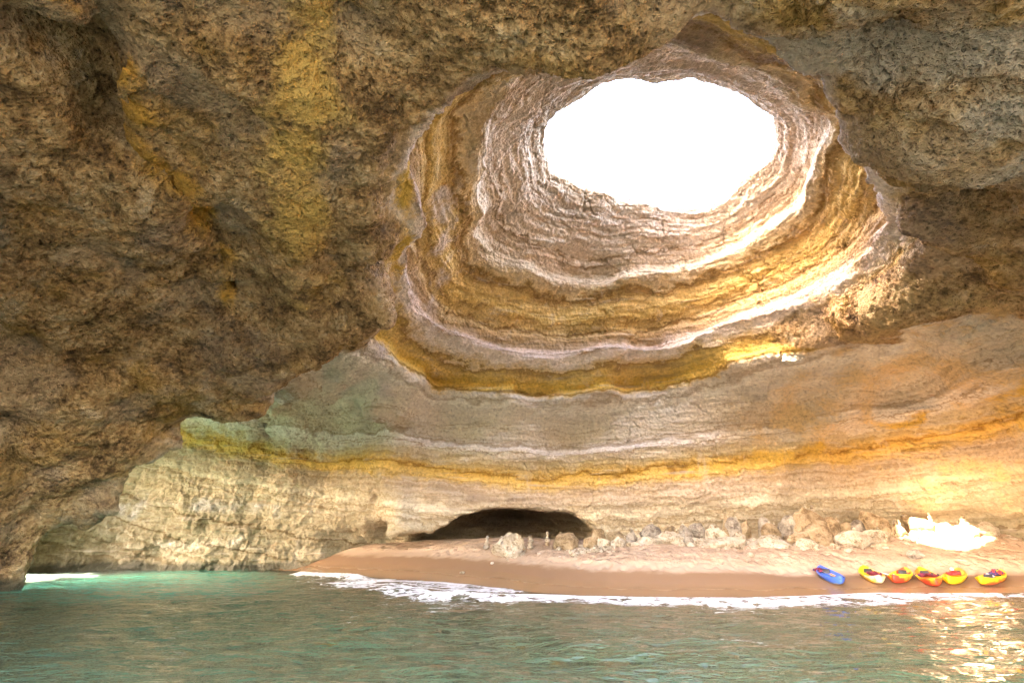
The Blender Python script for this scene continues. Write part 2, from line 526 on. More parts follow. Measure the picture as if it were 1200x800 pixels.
def rock_material():
    s = NT("cave_rock")
    bed = s.attr("bed")
    strat = s.attr("strat")
    por = s.math('SUBTRACT', 1.0, strat, clamp=True)
    # warped coordinates
    wv = s.noise(.35, 3, .5, out=1)
    wp = s.vadd(s.pos, s.scale(wv, .9))
    n_big = s.noise(.16, 4, .6)
    n_mid = s.noise(.75, 6, .62, vec=wp)
    n_fin = s.noise(4.5, 6, .65)
    flat = s.scale(s.pos, (.22, .22, 2.4))
    n_lay = s.noise(1.0, 6, .62, vec=flat)
    # pits of the porous limestone
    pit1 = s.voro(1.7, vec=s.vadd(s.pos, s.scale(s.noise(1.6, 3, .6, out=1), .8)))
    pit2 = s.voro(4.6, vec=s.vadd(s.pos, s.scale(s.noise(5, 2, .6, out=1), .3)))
    # colour of the layer
    b = s.add(bed, s.mul(s.add(n_mid, -.5), 1.3), s.mul(s.add(n_big, -.5), 1.2), s.mul(s.add(n_lay, -.5), .9))
    base = s.ramp(s.math('DIVIDE', b, 26.0), [(z / 26.0, c) for z, c in BEDS])
    # fine bedding: sharp paler and darker courses one above the other
    bv = s.n("ShaderNodeCombineXYZ", {2: s.add(s.mul(b, 1.9), s.mul(s.add(n_fin, -.5), .5))}).outputs[0]
    course = s.noise(1.0, 3, .6, vec=bv)
    base = s.mix(1.0, base, s.ramp(course, [(.38, (.55, .47, .38)), (.45, (.90, .86, .80)), (.49, (1.0, 1.0, 1.0)), (.54, (1.08, 1.10, 1.12)), (.60, (1.22, 1.28, 1.36))]), 'MULTIPLY')
    # porous brown vault
    smooth_zone = s.noise(.24, 3, .6, vec=s.vadd(s.pos, (9.0, 2.0, 5.0)))
    brown = s.ramp(s.add(s.mul(n_mid, .7), s.mul(n_fin, .3)), [(.33, (.05, .03, .016)), (.41, (.235, .142, .068)), (.49, (.47, .30, .145)), (.56, (.60, .42, .225)), (.65, (.68, .54, .37))])
    gold = s.mix(s.map(s.noise(.28, 4, .6), .52, .66), brown, s.mix(.5, brown, (.56, .34, .09)))
    grey = s.mix(s.map(s.noise(.2, 4, .6, vec=s.vadd(s.pos, (31.0, 7.0, 3.0))), .55, .7), gold, s.mix(.55, gold, (.33, .26, .215)))
    grey = s.mix(s.map(smooth_zone, .50, .38, 0, .55), grey, (.50, .385, .27))
    edge = s.map(s.add(strat, s.mul(s.add(n_mid, -.5), .9)), .35, .65)
    col = s.mix(edge, grey, base)
    # stains with outlines of their own
    tw = s.attr("stain_w")
    tcol = s.attr("stain", "Color")
    tm = s.map(s.add(tw, s.mul(s.add(n_mid, -.5), .9), s.mul(s.add(n_fin, -.5), .5)), .26, .78)
    col = s.mix(tm, col, tcol)
    # weathering: fine mottling and pale crust; then darker specks in the pits
    col = s.mix(1.0, col, s.ramp(n_fin, [(.25, (.50, .48, .46)), (.45, (.95, .94, .93)), (.55, (1.05, 1.05, 1.05)), (.75, (1.3, 1.28, 1.25))]), 'MULTIPLY')
    col = s.mix(s.mul(s.map(n_lay, .56, .72), strat, .5), col, (.62, .55, .46))
    col = s.mix(s.mul(s.map(n_lay, .44, .30), strat, .5), col, (.30, .21, .12))
    drip = s.noise(.9, 5, .65, vec=s.scale(wp, (1.0, 1.0, .13)))
    col = s.mix(s.mul(s.map(drip, .55, .72), strat, .28), col, (.30, .22, .14))
    col = s.mix(s.mul(s.map(drip, .42, .28), strat, .35), col, (.68, .60, .50))
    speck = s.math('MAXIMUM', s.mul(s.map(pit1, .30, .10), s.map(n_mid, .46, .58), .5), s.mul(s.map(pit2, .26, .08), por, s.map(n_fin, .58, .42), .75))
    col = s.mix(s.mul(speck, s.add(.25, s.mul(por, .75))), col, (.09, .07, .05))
    # dark weed line just above the water
    z = s.sep(s.pos)[2]
    wet = s.map(s.add(z, s.mul(s.add(n_mid, -.5), 1.2)), .85, .35)
    col = s.mix(s.mul(wet, .85), col, (.05, .05, .03))
    fine = s.add(s.mul(n_fin, s.add(.10, s.mul(por, .04))), s.mul(s.noise(15, 3, .65), .08), s.mul(s.map(pit2, .0, .36), s.add(.02, s.mul(por, .12))), s.mul(s.map(s.voro(11.0), .0, .5), s.mul(por, .07)))
    sh = s.bsdf(Normal=s.bump(fine, 1.0, 1.0), Base_Color=col, Roughness=s.map(wet, 0, 1, .92, .45), Specular_IOR_Level=.25)
    # relief
    pit3 = s.voro(3.1, vec=s.vadd(s.pos, s.scale(s.noise(2.6, 3, .6, out=1), .55)))
    joint = s.voro(.42, vec=s.vadd(s.scale(s.pos, (1.0, 1.0, .45)), s.scale(s.noise(.9, 5, .65, out=1), 1.1)), feature='DISTANCE_TO_EDGE')
    crack = s.mul(s.map(joint, .03, .0), s.map(s.noise(.3, 3, .6), .5, .62))
    lay2 = s.noise(1.0, 5, .7, vec=s.scale(s.pos, (.5, .5, 7.0)))
    crag = s.attr("craggy")
    facet = s.voro(.55, vec=s.vadd(s.scale(s.pos, (1, 1, 1.5)), s.scale(s.noise(.8, 4, .6, out=1), 1.0)))
    pa = s.map(s.noise(.24, 3, .6, vec=s.vadd(s.pos, (9.0, 2.0, 5.0))), .36, .64, .5, 1.5)
    por = s.mul(por, pa)
    h = s.add(s.mul(crag, s.add(s.mul(facet, .35), s.mul(s.add(n_mid, -.5), .8), s.mul(s.add(s.noise(1.9, 6, .66), -.5), .5))), s.mul(s.add(n_mid, -.5), s.add(.30, s.mul(por, .28))),
              s.mul(s.add(s.noise(1.9, 6, .66), -.5), s.add(.22, s.mul(por, .12))),
              s.mul(s.add(n_lay, -.5), s.mul(strat, .52)),
              s.mul(s.add(lay2, -.5), s.mul(strat, .13)),
              s.mul(s.map(pit1, .0, .34), s.mul(por, .18)),
              s.mul(s.map(pit3, .0, .36), s.add(.03, s.mul(por, .17))),
              s.mul(s.map(pit2, .0, .36), s.add(.03, s.mul(por, .09))),
              s.mul(crack, .2, -1.0), s.mul(s.add(s.noise(.45, 5, .6, vec=wp, ntype='RIDGED_MULTIFRACTAL'), -.6), s.mul(por, .14)),
              s.mul(s.add(n_fin, -.5), .22), s.mul(s.add(s.noise(15, 3, .6), -.5), .05))
    s.surf(sh.outputs[0])
    s.disp(h, 1.0, .1, 'DISPLACEMENT')
    return s.m


GOLD, VIVID, ORANGE, CRUST, BROWN = (.60, .42, .17), (.66, .43, .10), (.62, .35, .08), (.62, .53, .47), (.17, .11, .06)
STAINS = [
    ([(-6.5, 40, 11.0), (-1, 41, 10.4), (4, 40.5, 10.6)], 1.4, (.40, .35, .23), .5),
    ([(-9, 43, 5.6), (0, 42, 5.4), (6, 41.5, 5.8)], .9, (.34, .26, .20), .6),
    ([(14, 40, 5.5), (22, 39, 5.6)], 1.0, (.42, .31, .22), .55),
    # points, reach, colour, strength
    ([(21, 38.0, 11), (24, 33.0, 13), (27, 29, 12.5), (29, 24, 12)], 5.0, (.68, .51, .28), .66),
    ([(19.5, 25, 15), (21, 27, 14.5), (24, 22, 14.5), (28, 18, 13)], 4.2, (.60, .42, .20), .72),
    ([(26, 38, 6.0), (29, 37, 6.0), (32, 33, 6.2), (34, 29, 6)], 3.6, (.68, .50, .26), .66),
    ([(14, 40.4, 7.4), (22.3, 38.5, 8.6), (27.1, 36, 9.6), (29.4, 33.3, 10.3), (29.2, 28, 10.3), (28, 22, 10.5)], 1.15, VIVID, .95),
    ([(7.5, 11, 15), (9.6, 10.0, 14.6), (11.4, 9.6, 14), (15, 11, 13.2), (18, 13, 13)], 3.8, (.47, .41, .335), .80),
    ([(12.0, 9.0, 13.6), (15.5, 10.4, 13.2)], 1.8, (.43, .42, .42), .7),
    ([(8.5, 9.2, 14.2), (10.2, 9.0, 14.0)], 1.3, (.50, .42, .22), .85),
    ([(11.5, 13.6, 14.6), (15, 15, 14.6), (20, 17, 14)], 1.7, (.28, .18, .10), .55),
    ([(-1.1, 12.7, 15.8), (2, 12, 17), (6, 13.5, 19), (11, 15.5, 19)], 3.0, (.34, .23, .16), .75),
    ([(-3.7, 22.5, 19.4), (-4.5, 30.5, 18.7), (-5.0, 33, 17.5)], 1.4, CRUST, .62),
    ([(-7.3, 26, 15.2), (-8.4, 31.0, 15), (-9.2, 34.5, 14), (-9.4, 37.0, 12.4)], 1.5, CRUST, .66),
    ([(-4.0, 16.5, 16.3), (-6.0, 23.6, 16.5), (-7.5, 31.6, 15.6), (-6.3, 36.3, 14.2)], .8, VIVID, .95),
    ([(-5.1, 9.6, 15.4), (-5.9, 11, 15.2), (-7.7, 15.1, 15), (-9.6, 20.2, 15), (-13, 27, 14.4)], 1.9, (.74, .50, .17), .8),
    ([(-9.4, 8, 13.8), (-11.1, 11.2, 14.8), (-12.9, 13.7, 14.8), (-12.1, 15, 14.9), (-13.2, 19.6, 15), (-14.5, 25.7, 13.9), (-15.9, 29.3, 12.2)], .95, ORANGE, 1.0),
    ([(-11.8, 32.5, 12.3), (-11.5, 35.5, 11.2)], 2.2, (.58, .54, .41), .5),
    ([(-33, 46, 12.0), (-24, 46, 12.0), (-18, 47, 10.5)], 2.2, (.62, .58, .47), .6),
    ([(-38, 48.4, 5), (-27, 48.3, 5.2), (-21, 48.6, 5.4)], 1.3, (.40, .39, .37), .8),
    ([(-33, 48.4, 2.2), (-24, 48.4, 2.4)], 1.0, (.50, .45, .36), .7),
    ([(16.3, 24.5, 20), (17.6, 25.5, 17), (15.6, 31, 15.6)], 1.7, (.62, .56, .49), .55),
    ([(14.5, 30, 22.6), (16.0, 28.0, 21.6), (14.6, 32, 19.5)], 1.6, (.33, .22, .12), .85),
    ([(16.2, 19.5, 17.5), (18.2, 23.5, 16.0), (17.6, 27.4, 15.2)], .8, VIVID, .9),
    ([(11.5, 15.5, 18.5), (14.5, 18, 18)], 1.0, (.52, .33, .10), .8),
    ([(-24.5, 28, 3), (-25.5, 26, 6), (-24, 29.5, 1)], 3.2, (.27, .17, .07), .7),
    ([(-20, 17.5, 12.8), (-16, 12, 13.8)], 3.0, (.33, .27, .19), .6),
]



def build_cave():
    V, Q = surface_nets((-44.5, -8.0, -4.0), (45.5, 73.5, 41.0), .4, rock_field)
    # leave out what lies under the sand and the sea bed
    me = mesh_from("cave", V, Q)
    x, y, z = V[:, 0], V[:, 1], V[:, 2]
    set_attr(me, "bed", bed_of(x, y, z))
    set_attr(me, "strat", strat_mask(x, y, z))
    set_attr(me, "craggy", sstep(-9, -15, x) * sstep(14.5, 12.5, z) * sstep(33, 37, y))
    W = np.zeros(len(V))
    col = np.zeros((len(V), 4))
    col[:, 3] = 1
    nz = fbm(V, .5, 2, 44) * .8
    for pts, r, c, k in STAINS:
        d = np.full(len(V), 1e9)
        pts = np.array(pts, float)
        if len(pts) == 1:
            d = np.linalg.norm(V - pts[0], axis=1)
        for a, b_ in zip(pts[:-1], pts[1:]):
            ab = b_ - a
            t = np.clip(((V - a) @ ab) / (ab @ ab), 0, 1)
            d = np.minimum(d, np.linalg.norm(V - a - t[:, None] * ab, axis=1))
        wgt = np.clip(1 - (d + nz * np.maximum(r * .8, .5)) / r, 0, 1) * k
        f = wgt > W
        col[f, :3] = c
        W = np.maximum(W, wgt)
    set_attr(me, "stain_w", W)
    set_col(me, "stain", col)
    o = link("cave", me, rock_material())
    o["kind"] = "structure"
    sub = o.modifiers.new("subdivision", 'SUBSURF')
    sub.levels = 0
    sub.render_levels = 1
    o.cycles.use_adaptive_subdivision = True
    return o


cave = build_cave()


# ------------------------------------------------------------------ sand
def axis(segs):
    out = []
    for a, b, h in segs:
        out.append(np.linspace(a, b, max(2, int(round((b - a) / h)) + 1))[:-1])
    return np.concatenate(out + [[segs[-1][1]]])


def sheet(xs, ys):
    X, Y = np.meshgrid(xs, ys, indexing='ij')
    n, m = X.shape
    i = np.arange(n * m).reshape(n, m)
    Q = np.stack([i[:-1, :-1].ravel(), i[1:, :-1].ravel(), i[1:, 1:].ravel(), i[:-1, 1:].ravel()], 1)
    return X.ravel(), Y.ravel(), Q


def sand_material():
    s = NT("sand")
    d = s.attr("shore")
    n = s.noise(.6, 4, .6)
    dry = s.mix(s.map(n, .35, .65), (.38, .265, .18), (.48, .355, .25))
    fine = s.noise(9, 5, .7)
    dry = s.mix(1.0, dry, s.ramp(s.add(s.mul(fine, .5), s.mul(s.noise(2.6, 4, .65), .5)), [(.36, (.58, .55, .52)), (.47, (.96, .95, .94)), (.54, (1.02, 1.02, 1.02)), (.64, (1.2, 1.2, 1.2))]), 'MULTIPLY')
    wetm = s.map(s.add(d, s.mul(s.add(n, -.5), 1.6)), 3.4, 2.7)
    damp = s.map(s.add(d, s.mul(s.add(n, -.5), 1.0)), 4.6, 3.8)
    col = s.mix(damp, dry, (.40, .29, .205))
    col = s.mix(wetm, col, (.23, .135, .075))
    rough = s.map(s.add(d, s.mul(s.add(n, -.5), .8)), .5, 2.6, .16, .9)
    foot = s.voro(1.3, vec=s.vadd(s.pos, s.scale(s.noise(2, 2, .5, out=1), .5)), feature='SMOOTH_F1')
    rows = s.noise(2.2, 5, .6)
    drym = s.map(d, 3.6, 5.0)
    h = s.mul(drym, s.add(s.mul(s.map(foot, .05, .5), .16), s.mul(rows, .2)))
    h = s.add(h, s.mul(s.noise(14, 3, .6), s.mul(drym, .03)))
    sh = s.bsdf(Base_Color=col, Roughness=rough, Specular_IOR_Level=.3, Normal=s.bump(h, 1.0, 1.0))
    s.surf(sh.outputs[0])
    return s.m


def build_ground():
    xs = axis([(-1500, -200, 130), (-200, -50, 15), (-50, -24, 1), (-24, 38, .14), (38, 45, 1), (45, 200, 15), (200, 1500, 130)])
    ys = axis([(-1500, -200, 130), (-200, -20, 15), (-20, 20, 2), (20, 27, .3), (27, 42, .14), (42, 52, .3), (52, 60, 1), (60, 200, 15), (200, 1500, 130)])
    x, y, Q = sheet(xs, ys)
    z = ground_z(x, y)
    P = np.stack([x, y, 0 * x], 1)
    d = shore_dist(x, y)
    inn = (np.abs(x) < 60) & (y > 10) & (y < 62)
    n = np.where(inn, noise3(P, .25, 5) * .16 + noise3(P, .8, 6) * .05, 0)
    z = z + n * sstep(2.0, 5.0, d)
    # footprints trodden into the dry sand, pits and small ridges
    rf = np.random.default_rng(5)
    fx, fy = rf.uniform(-9, 36, 2600), rf.uniform(29, 41, 2600)
    fd = shore_dist(fx, fy)
    keep = fd > 3.3
    Z = z.reshape(len(xs), len(ys))
    dent = np.zeros_like(Z)
    for px, py, s_ in zip(fx[keep], fy[keep], rf.uniform(.6, 1.3, keep.sum())):
        i0, i1 = np.searchsorted(xs, [px - .5, px + .5])
        j0, j1 = np.searchsorted(ys, [py - .5, py + .5])
        gx, gy = np.meshgrid(xs[i0:i1], ys[j0:j1], indexing='ij')
        r2 = ((gx - px) ** 2 + ((gy - py) / 1.3) ** 2)
        dent[i0:i1, j0:j1] += s_ * (-.11 * np.exp(-r2 / .022) + .03 * np.exp(-((np.sqrt(r2) - .26) / .09) ** 2))
    z = z + np.clip(dent, -.12, .06).ravel()
    far = sstep(55, 120, np.maximum(np.abs(x), np.abs(y)))
    z = z * (1 - far) - 4.0 * far
    me = mesh_from("beach", np.stack([x, y, z], 1), Q)
    set_attr(me, "shore", d)
    o = link("beach", me, sand_material())
    o["kind"] = "structure"
    return o


build_ground()


# ------------------------------------------------------------------ the sea
def water_material():
    s = NT("sea_water")
    dep = s.attr("depth")
    foam = s.attr("foam")
    n1 = s.noise(.35, 3, .55)
    col = s.ramp(s.map(s.add(dep, s.mul(s.add(n1, -.5), .5)), 0, 3.2, smooth=False), [(0, (.15, .13, .075)), (.22, (.085, .085, .052)), (.55, (.042, .072, .042)), (1, (.034, .064, .041))])
    sa = s.attr("sandy")
    col = s.mix(s.attr("open_sea"), col, (.040, .045, .042))
    col = s.mix(s.map(sa, 0, .6), col, (.05, .23, .165))
    col = s.mix(s.map(sa, .6, 1.0), col, (.055, .084, .072))
    v = s.scale(s.pos, (.55, 1.0, 1.0))
    rip = s.add(s.mul(s.noise(.9, 4, .55, vec=v, dist=.4), .42), s.mul(s.noise(3.0, 3, .55, vec=v, dist=.3), .17), s.mul(s.noise(9, 2, .5, vec=v), .03))
    fn = s.noise(1.0, 8, .70, vec=s.scale(s.pos, (.7, .9, 1.0)), dist=.8)
    lace = s.voro(1.7, vec=s.vadd(s.pos, s.scale(s.noise(1.5, 3, .6, out=1), 1.0)), feature='DISTANCE_TO_EDGE')
    fm = s.map(s.add(foam, s.mul(s.add(fn, -.5), 2.4), s.map(lace, .25, .0, 0, .25)), .66, .90)
    nb = s.bump(rip, 1.0, .8)
    wat = s.bsdf(Base_Color=col, Roughness=.04, IOR=1.33, Specular_IOR_Level=.5, Normal=nb)
    tr = s.n("ShaderNodeBsdfTransparent", {0: (.78, .84, .76)})
    m1 = s.n("ShaderNodeMixShader", {0: s.map(dep, .55, .0, 0, .8), 1: wat.outputs[0], 2: tr.outputs[0]})
    gl = s.n("ShaderNodeBsdfGlossy", {"Roughness": .05, "Normal": nb})
    fr = s.n("ShaderNodeFresnel", {"IOR": 1.33, "Normal": nb})
    m2 = s.n("ShaderNodeMixShader", {0: s.mul(fr.outputs[0], s.map(dep, .55, .0)), 1: m1.outputs[0], 2: gl.outputs[0]})
    fo = s.bsdf(Base_Color=(.80, .82, .84), Roughness=.7, Normal=s.bump(s.add(s.mul(fn, .2), rip), 1, .6))
    m3 = s.n("ShaderNodeMixShader", {0: fm, 1: m2.outputs[0], 2: fo.outputs[0]})
    s.surf(m3.outputs[0])
    return s.m


FOAM = [
    # line of the foam, reach, strength, lift of the wave
    ([(-6.5, 29.9), (-4.2, 27.9), (-1.6, 26.9), (.8, 26.6), (3.9, 26.0), (6, 25.4), (8.6, 25.2), (11, 25.0), (13.9, 26.0), (16.8, 27.2), (20, 27.5), (25, 27.4), (34, 27.3)], 1.8, .76, .12),
    ([(-4.5, 27.4), (0, 26.0), (5, 25.0), (10, 24.3), (15, 25.6), (21, 26.8)], 2.3, .70, .0),
    ([(-10.5, 34.6), (-8.2, 36.0), (-4.5, 35.0), (-1.4, 32.9), (0, 30.8)], 1.8, .85, .03),
    ([(-6.2, 31.2), (-3, 30.6), (-.6, 29.8)], 2.2, .75, .02),
    ([(-9.5, 33), (-6, 33.2), (-3, 32.2)], 2.0, .64, .0),
    ([(-15.8, 42.0), (-13.6, 40.3), (-11.8, 39.2), (-10.6, 38.6)], 1.2, 1.0, .28),
    ([(-11.8, 39.6), (-10, 37.8), (-8.5, 36.8)], 1.9, .75, .03),
]


def build_water():
    xs = axis([(-1500, -200, 130), (-200, -60, 14), (-60, -44, 1), (-44, 34, .14), (34, 60, 1), (60, 200, 14), (200, 1500, 130)])
    ys = axis([(-1500, -200, 130), (-200, -20, 15), (-20, 6, 1), (6, 49, .14), (49, 60, 1), (60, 200, 14), (200, 1500, 130)])
    x, y, Q = sheet(xs, ys)
    d = shore_dist(x, y)
    P = np.stack([x, y, 0 * x], 1).astype(np.float32)
    inn = (x > -62) & (x < 62) & (y > -22) & (y < 62)
    z = np.zeros(len(x))
    q = P[inn] * np.array([.6, 1.0, 1.0], np.float32)
    z[inn] = noise3(q, .35, 1) * .13 + noise3(q, .9, 2) * .075 + noise3(q, 2.0, 3) * .045
    calm = sstep(.5, -5, d)
    z *= .15 + .85 * calm
    foam = np.zeros(len(x))
    for pts, r, k, lift in FOAM:
        pts = np.array(pts, float)
        dd = np.full(len(x), 1e9)
        for a, b in zip(pts[:-1], pts[1:]):
            ab = b - a
            L = ab @ ab
            t = np.clip(((x - a[0]) * ab[0] + (y - a[1]) * ab[1]) / L, 0, 1)
            dd = np.minimum(dd, np.hypot(x - a[0] - t * ab[0], y - a[1] - t * ab[1]))
        wgt = np.clip(1 - dd / r, 0, 1)
        foam = np.maximum(foam, np.minimum(wgt * 1.6, 1) * k)
        z += lift * wgt ** 1.5
    # the swash climbs the sand a little
    gz = ground_z(x, y)
    z = z + .012
    me = mesh_from("sea_water", np.stack([x, y, z], 1), Q)
    set_attr(me, "depth", np.maximum(z - gz, 0))
    set_attr(me, "foam", foam)
    set_attr(me, "open_sea", sstep(8, 1, y))
    set_attr(me, "sandy", (.6 * sstep(-12, -22, x + .35 * (y - 40)) + .4 * sstep(-27, -32, x)) * sstep(22, 30, y))
    o = link("sea_water", me, water_material())
    o["kind"] = "structure"
    return o


build_water()


# ------------------------------------------------------------------ things: helpers
from mathutils.bvhtree import BVHTree


def tag(o, label, cat, group=None):
    o["label"] = label
    o["category"] = cat
    if group:
        o["group"] = group
    return o


def empty(name, loc, rot=(0, 0, 0)):
    o = bpy.data.objects.new(name, None)
    o.empty_display_size = .2
    C.objects.link(o)
    o.location = loc
    o.rotation_euler = rot
    return o


def gz1(x, y):
    return float(ground_z(np.array([x]), np.array([y]))[0])


# ------------------------------------------------------------------ boulders
def stone_material(name, dark, mid, light):
    s = NT(name)
    geo = s.n("ShaderNodeObjectInfo").outputs["Random"]
    p = s.vadd(s.pos, s.n("ShaderNodeCombineXYZ", {0: s.mul(geo, 31.0), 1: s.mul(geo, 17.0)}).outputs[0])
    a = s.noise(1.6, 6, .65, vec=p)
    f = s.noise(9, 5, .7, vec=p)
    c = s.ramp(s.add(s.mul(a, .65), s.mul(f, .35)), [(.40, dark), (.48, mid), (.57, light)])
    pits = s.voro(7.0, vec=s.vadd(p, s.scale(s.noise(6, 2, .6, vec=p, out=1), .25)))
    c = s.mix(s.mul(s.map(pits, .22, .05), s.map(a, .45, .6), .6), c, dark)
    h = s.add(s.mul(a, .30), s.mul(f, .16), s.mul(s.map(pits, 0, .35), .10))
    b = s.bsdf(Base_Color=c, Roughness=.9, Specular_IOR_Level=.2, Normal=s.bump(h, 1.0, 1.0))
    s.surf(b.outputs[0])
    return s.m


STONE = {
    'cream': stone_material("cream_limestone", (.22, .16, .10), (.50, .42, .31), (.64, .56, .45)),
    'tan': stone_material("tan_limestone", (.19, .13, .075), (.36, .255, .15), (.48, .37, .24)),
    'grey': stone_material("grey_limestone", (.16, .13, .10), (.33, .28, .225), (.48, .42, .34)),
    'brown': stone_material("brown_limestone", (.19, .13, .08), (.33, .24, .14), (.42, .32, .20)),
}


def rock_verts(seed, shape, sub):
    bm = bmesh.new()
    bmesh.ops.create_icosphere(bm, subdivisions=sub, radius=1.0)
    r = np.random.default_rng(seed)
    V = np.array([v.co[:] for v in bm.verts], np.float32)
    F = np.array([[v.index for v in f.verts] for f in bm.faces])
    bm.free()
    n = {'round': 7, 'pebble': 5}.get(shape, 15)
    for k in range(n):
        d = r.normal(size=3)
        d /= np.linalg.norm(d)
        o = r.uniform(.58, .88) if shape != 'round' else r.uniform(.75, .92)
        e = np.maximum(V @ d - o, 0)
        V = V - e[:, None] * d[None, :] * .92
    V = V.astype(np.float32)
    amp = {'round': .07, 'pebble': .06, 'pocked': .12}.get(shape, .11)
    N = V / np.maximum(np.linalg.norm(V, axis=1, keepdims=True), 1e-6)
    disp = fbm(V, 1.5, 4, seed % 61, .55) * amp * 1.6
    if shape == 'pocked':
        disp = disp - .16 * sstep(.05, .45, noise3(V, 3.6, seed % 31))
    V = V + N * disp[:, None]
    if shape == 'hollow':
        for c, rad in [((-.1, -1.05, .15), .72), ((.45, -.85, -.1), .45)]:
            q = V - np.array(c, np.float32)
            L = np.linalg.norm(q, axis=1)
            m = L < rad
            V[m] = np.array(c) + q[m] / np.maximum(L[m, None], 1e-4) * rad
        V[:, 0] *= 1 - .28 * np.clip(V[:, 2], -1, 1)
    if shape in ('peak', 'pointed', 'spike'):
        k = {'peak': .55, 'pointed': .5, 'spike': .72}[shape]
        t = np.clip((V[:, 2] + 1) / 2, 0, 1)
        sh = r.uniform(-.35, .35)
        V[:, 0] = V[:, 0] * (1 - k * t) + sh * t * t
        V[:, 1] *= 1 - k * t
    lo, hi = V.min(0), V.max(0)
    V = (V - (lo + hi) / 2) / (hi - lo)          # unit box
    V[:, 2] += .5
    return V, F


BOULDERS = {}


def boulder(i, x, y, wid, ztop, tint, shape, label):
    V, F = rock_verts(100 + i * 7, shape, 4 if wid > .95 else 3)
    g = gz1(x, y)
    deep = min(max(wid * .8, .6), 1.9)
    base = g - .22 - .06 * wid
    h = ztop - base
    rz = random.Random(i).uniform(-.35, .35)
    P = V * np.array([wid, deep, h])
    c, s_ = math.cos(rz), math.sin(rz)
    P = np.stack([P[:, 0] * c - P[:, 1] * s_, P[:, 0] * s_ + P[:, 1] * c, P[:, 2]], 1)
    me = mesh_from("boulder", P, F, True)
    me.shade_flat() if False else None
    o = link("boulder", me, STONE[tint])
    o.location = (x, y, base)
    tag(o, label, "boulder", "boulders heaped at the back of the beach")
    BOULDERS[label] = (BVHTree.FromPolygons([Vector(p) + o.location for p in P.tolist()], F.tolist()), o)
    return o


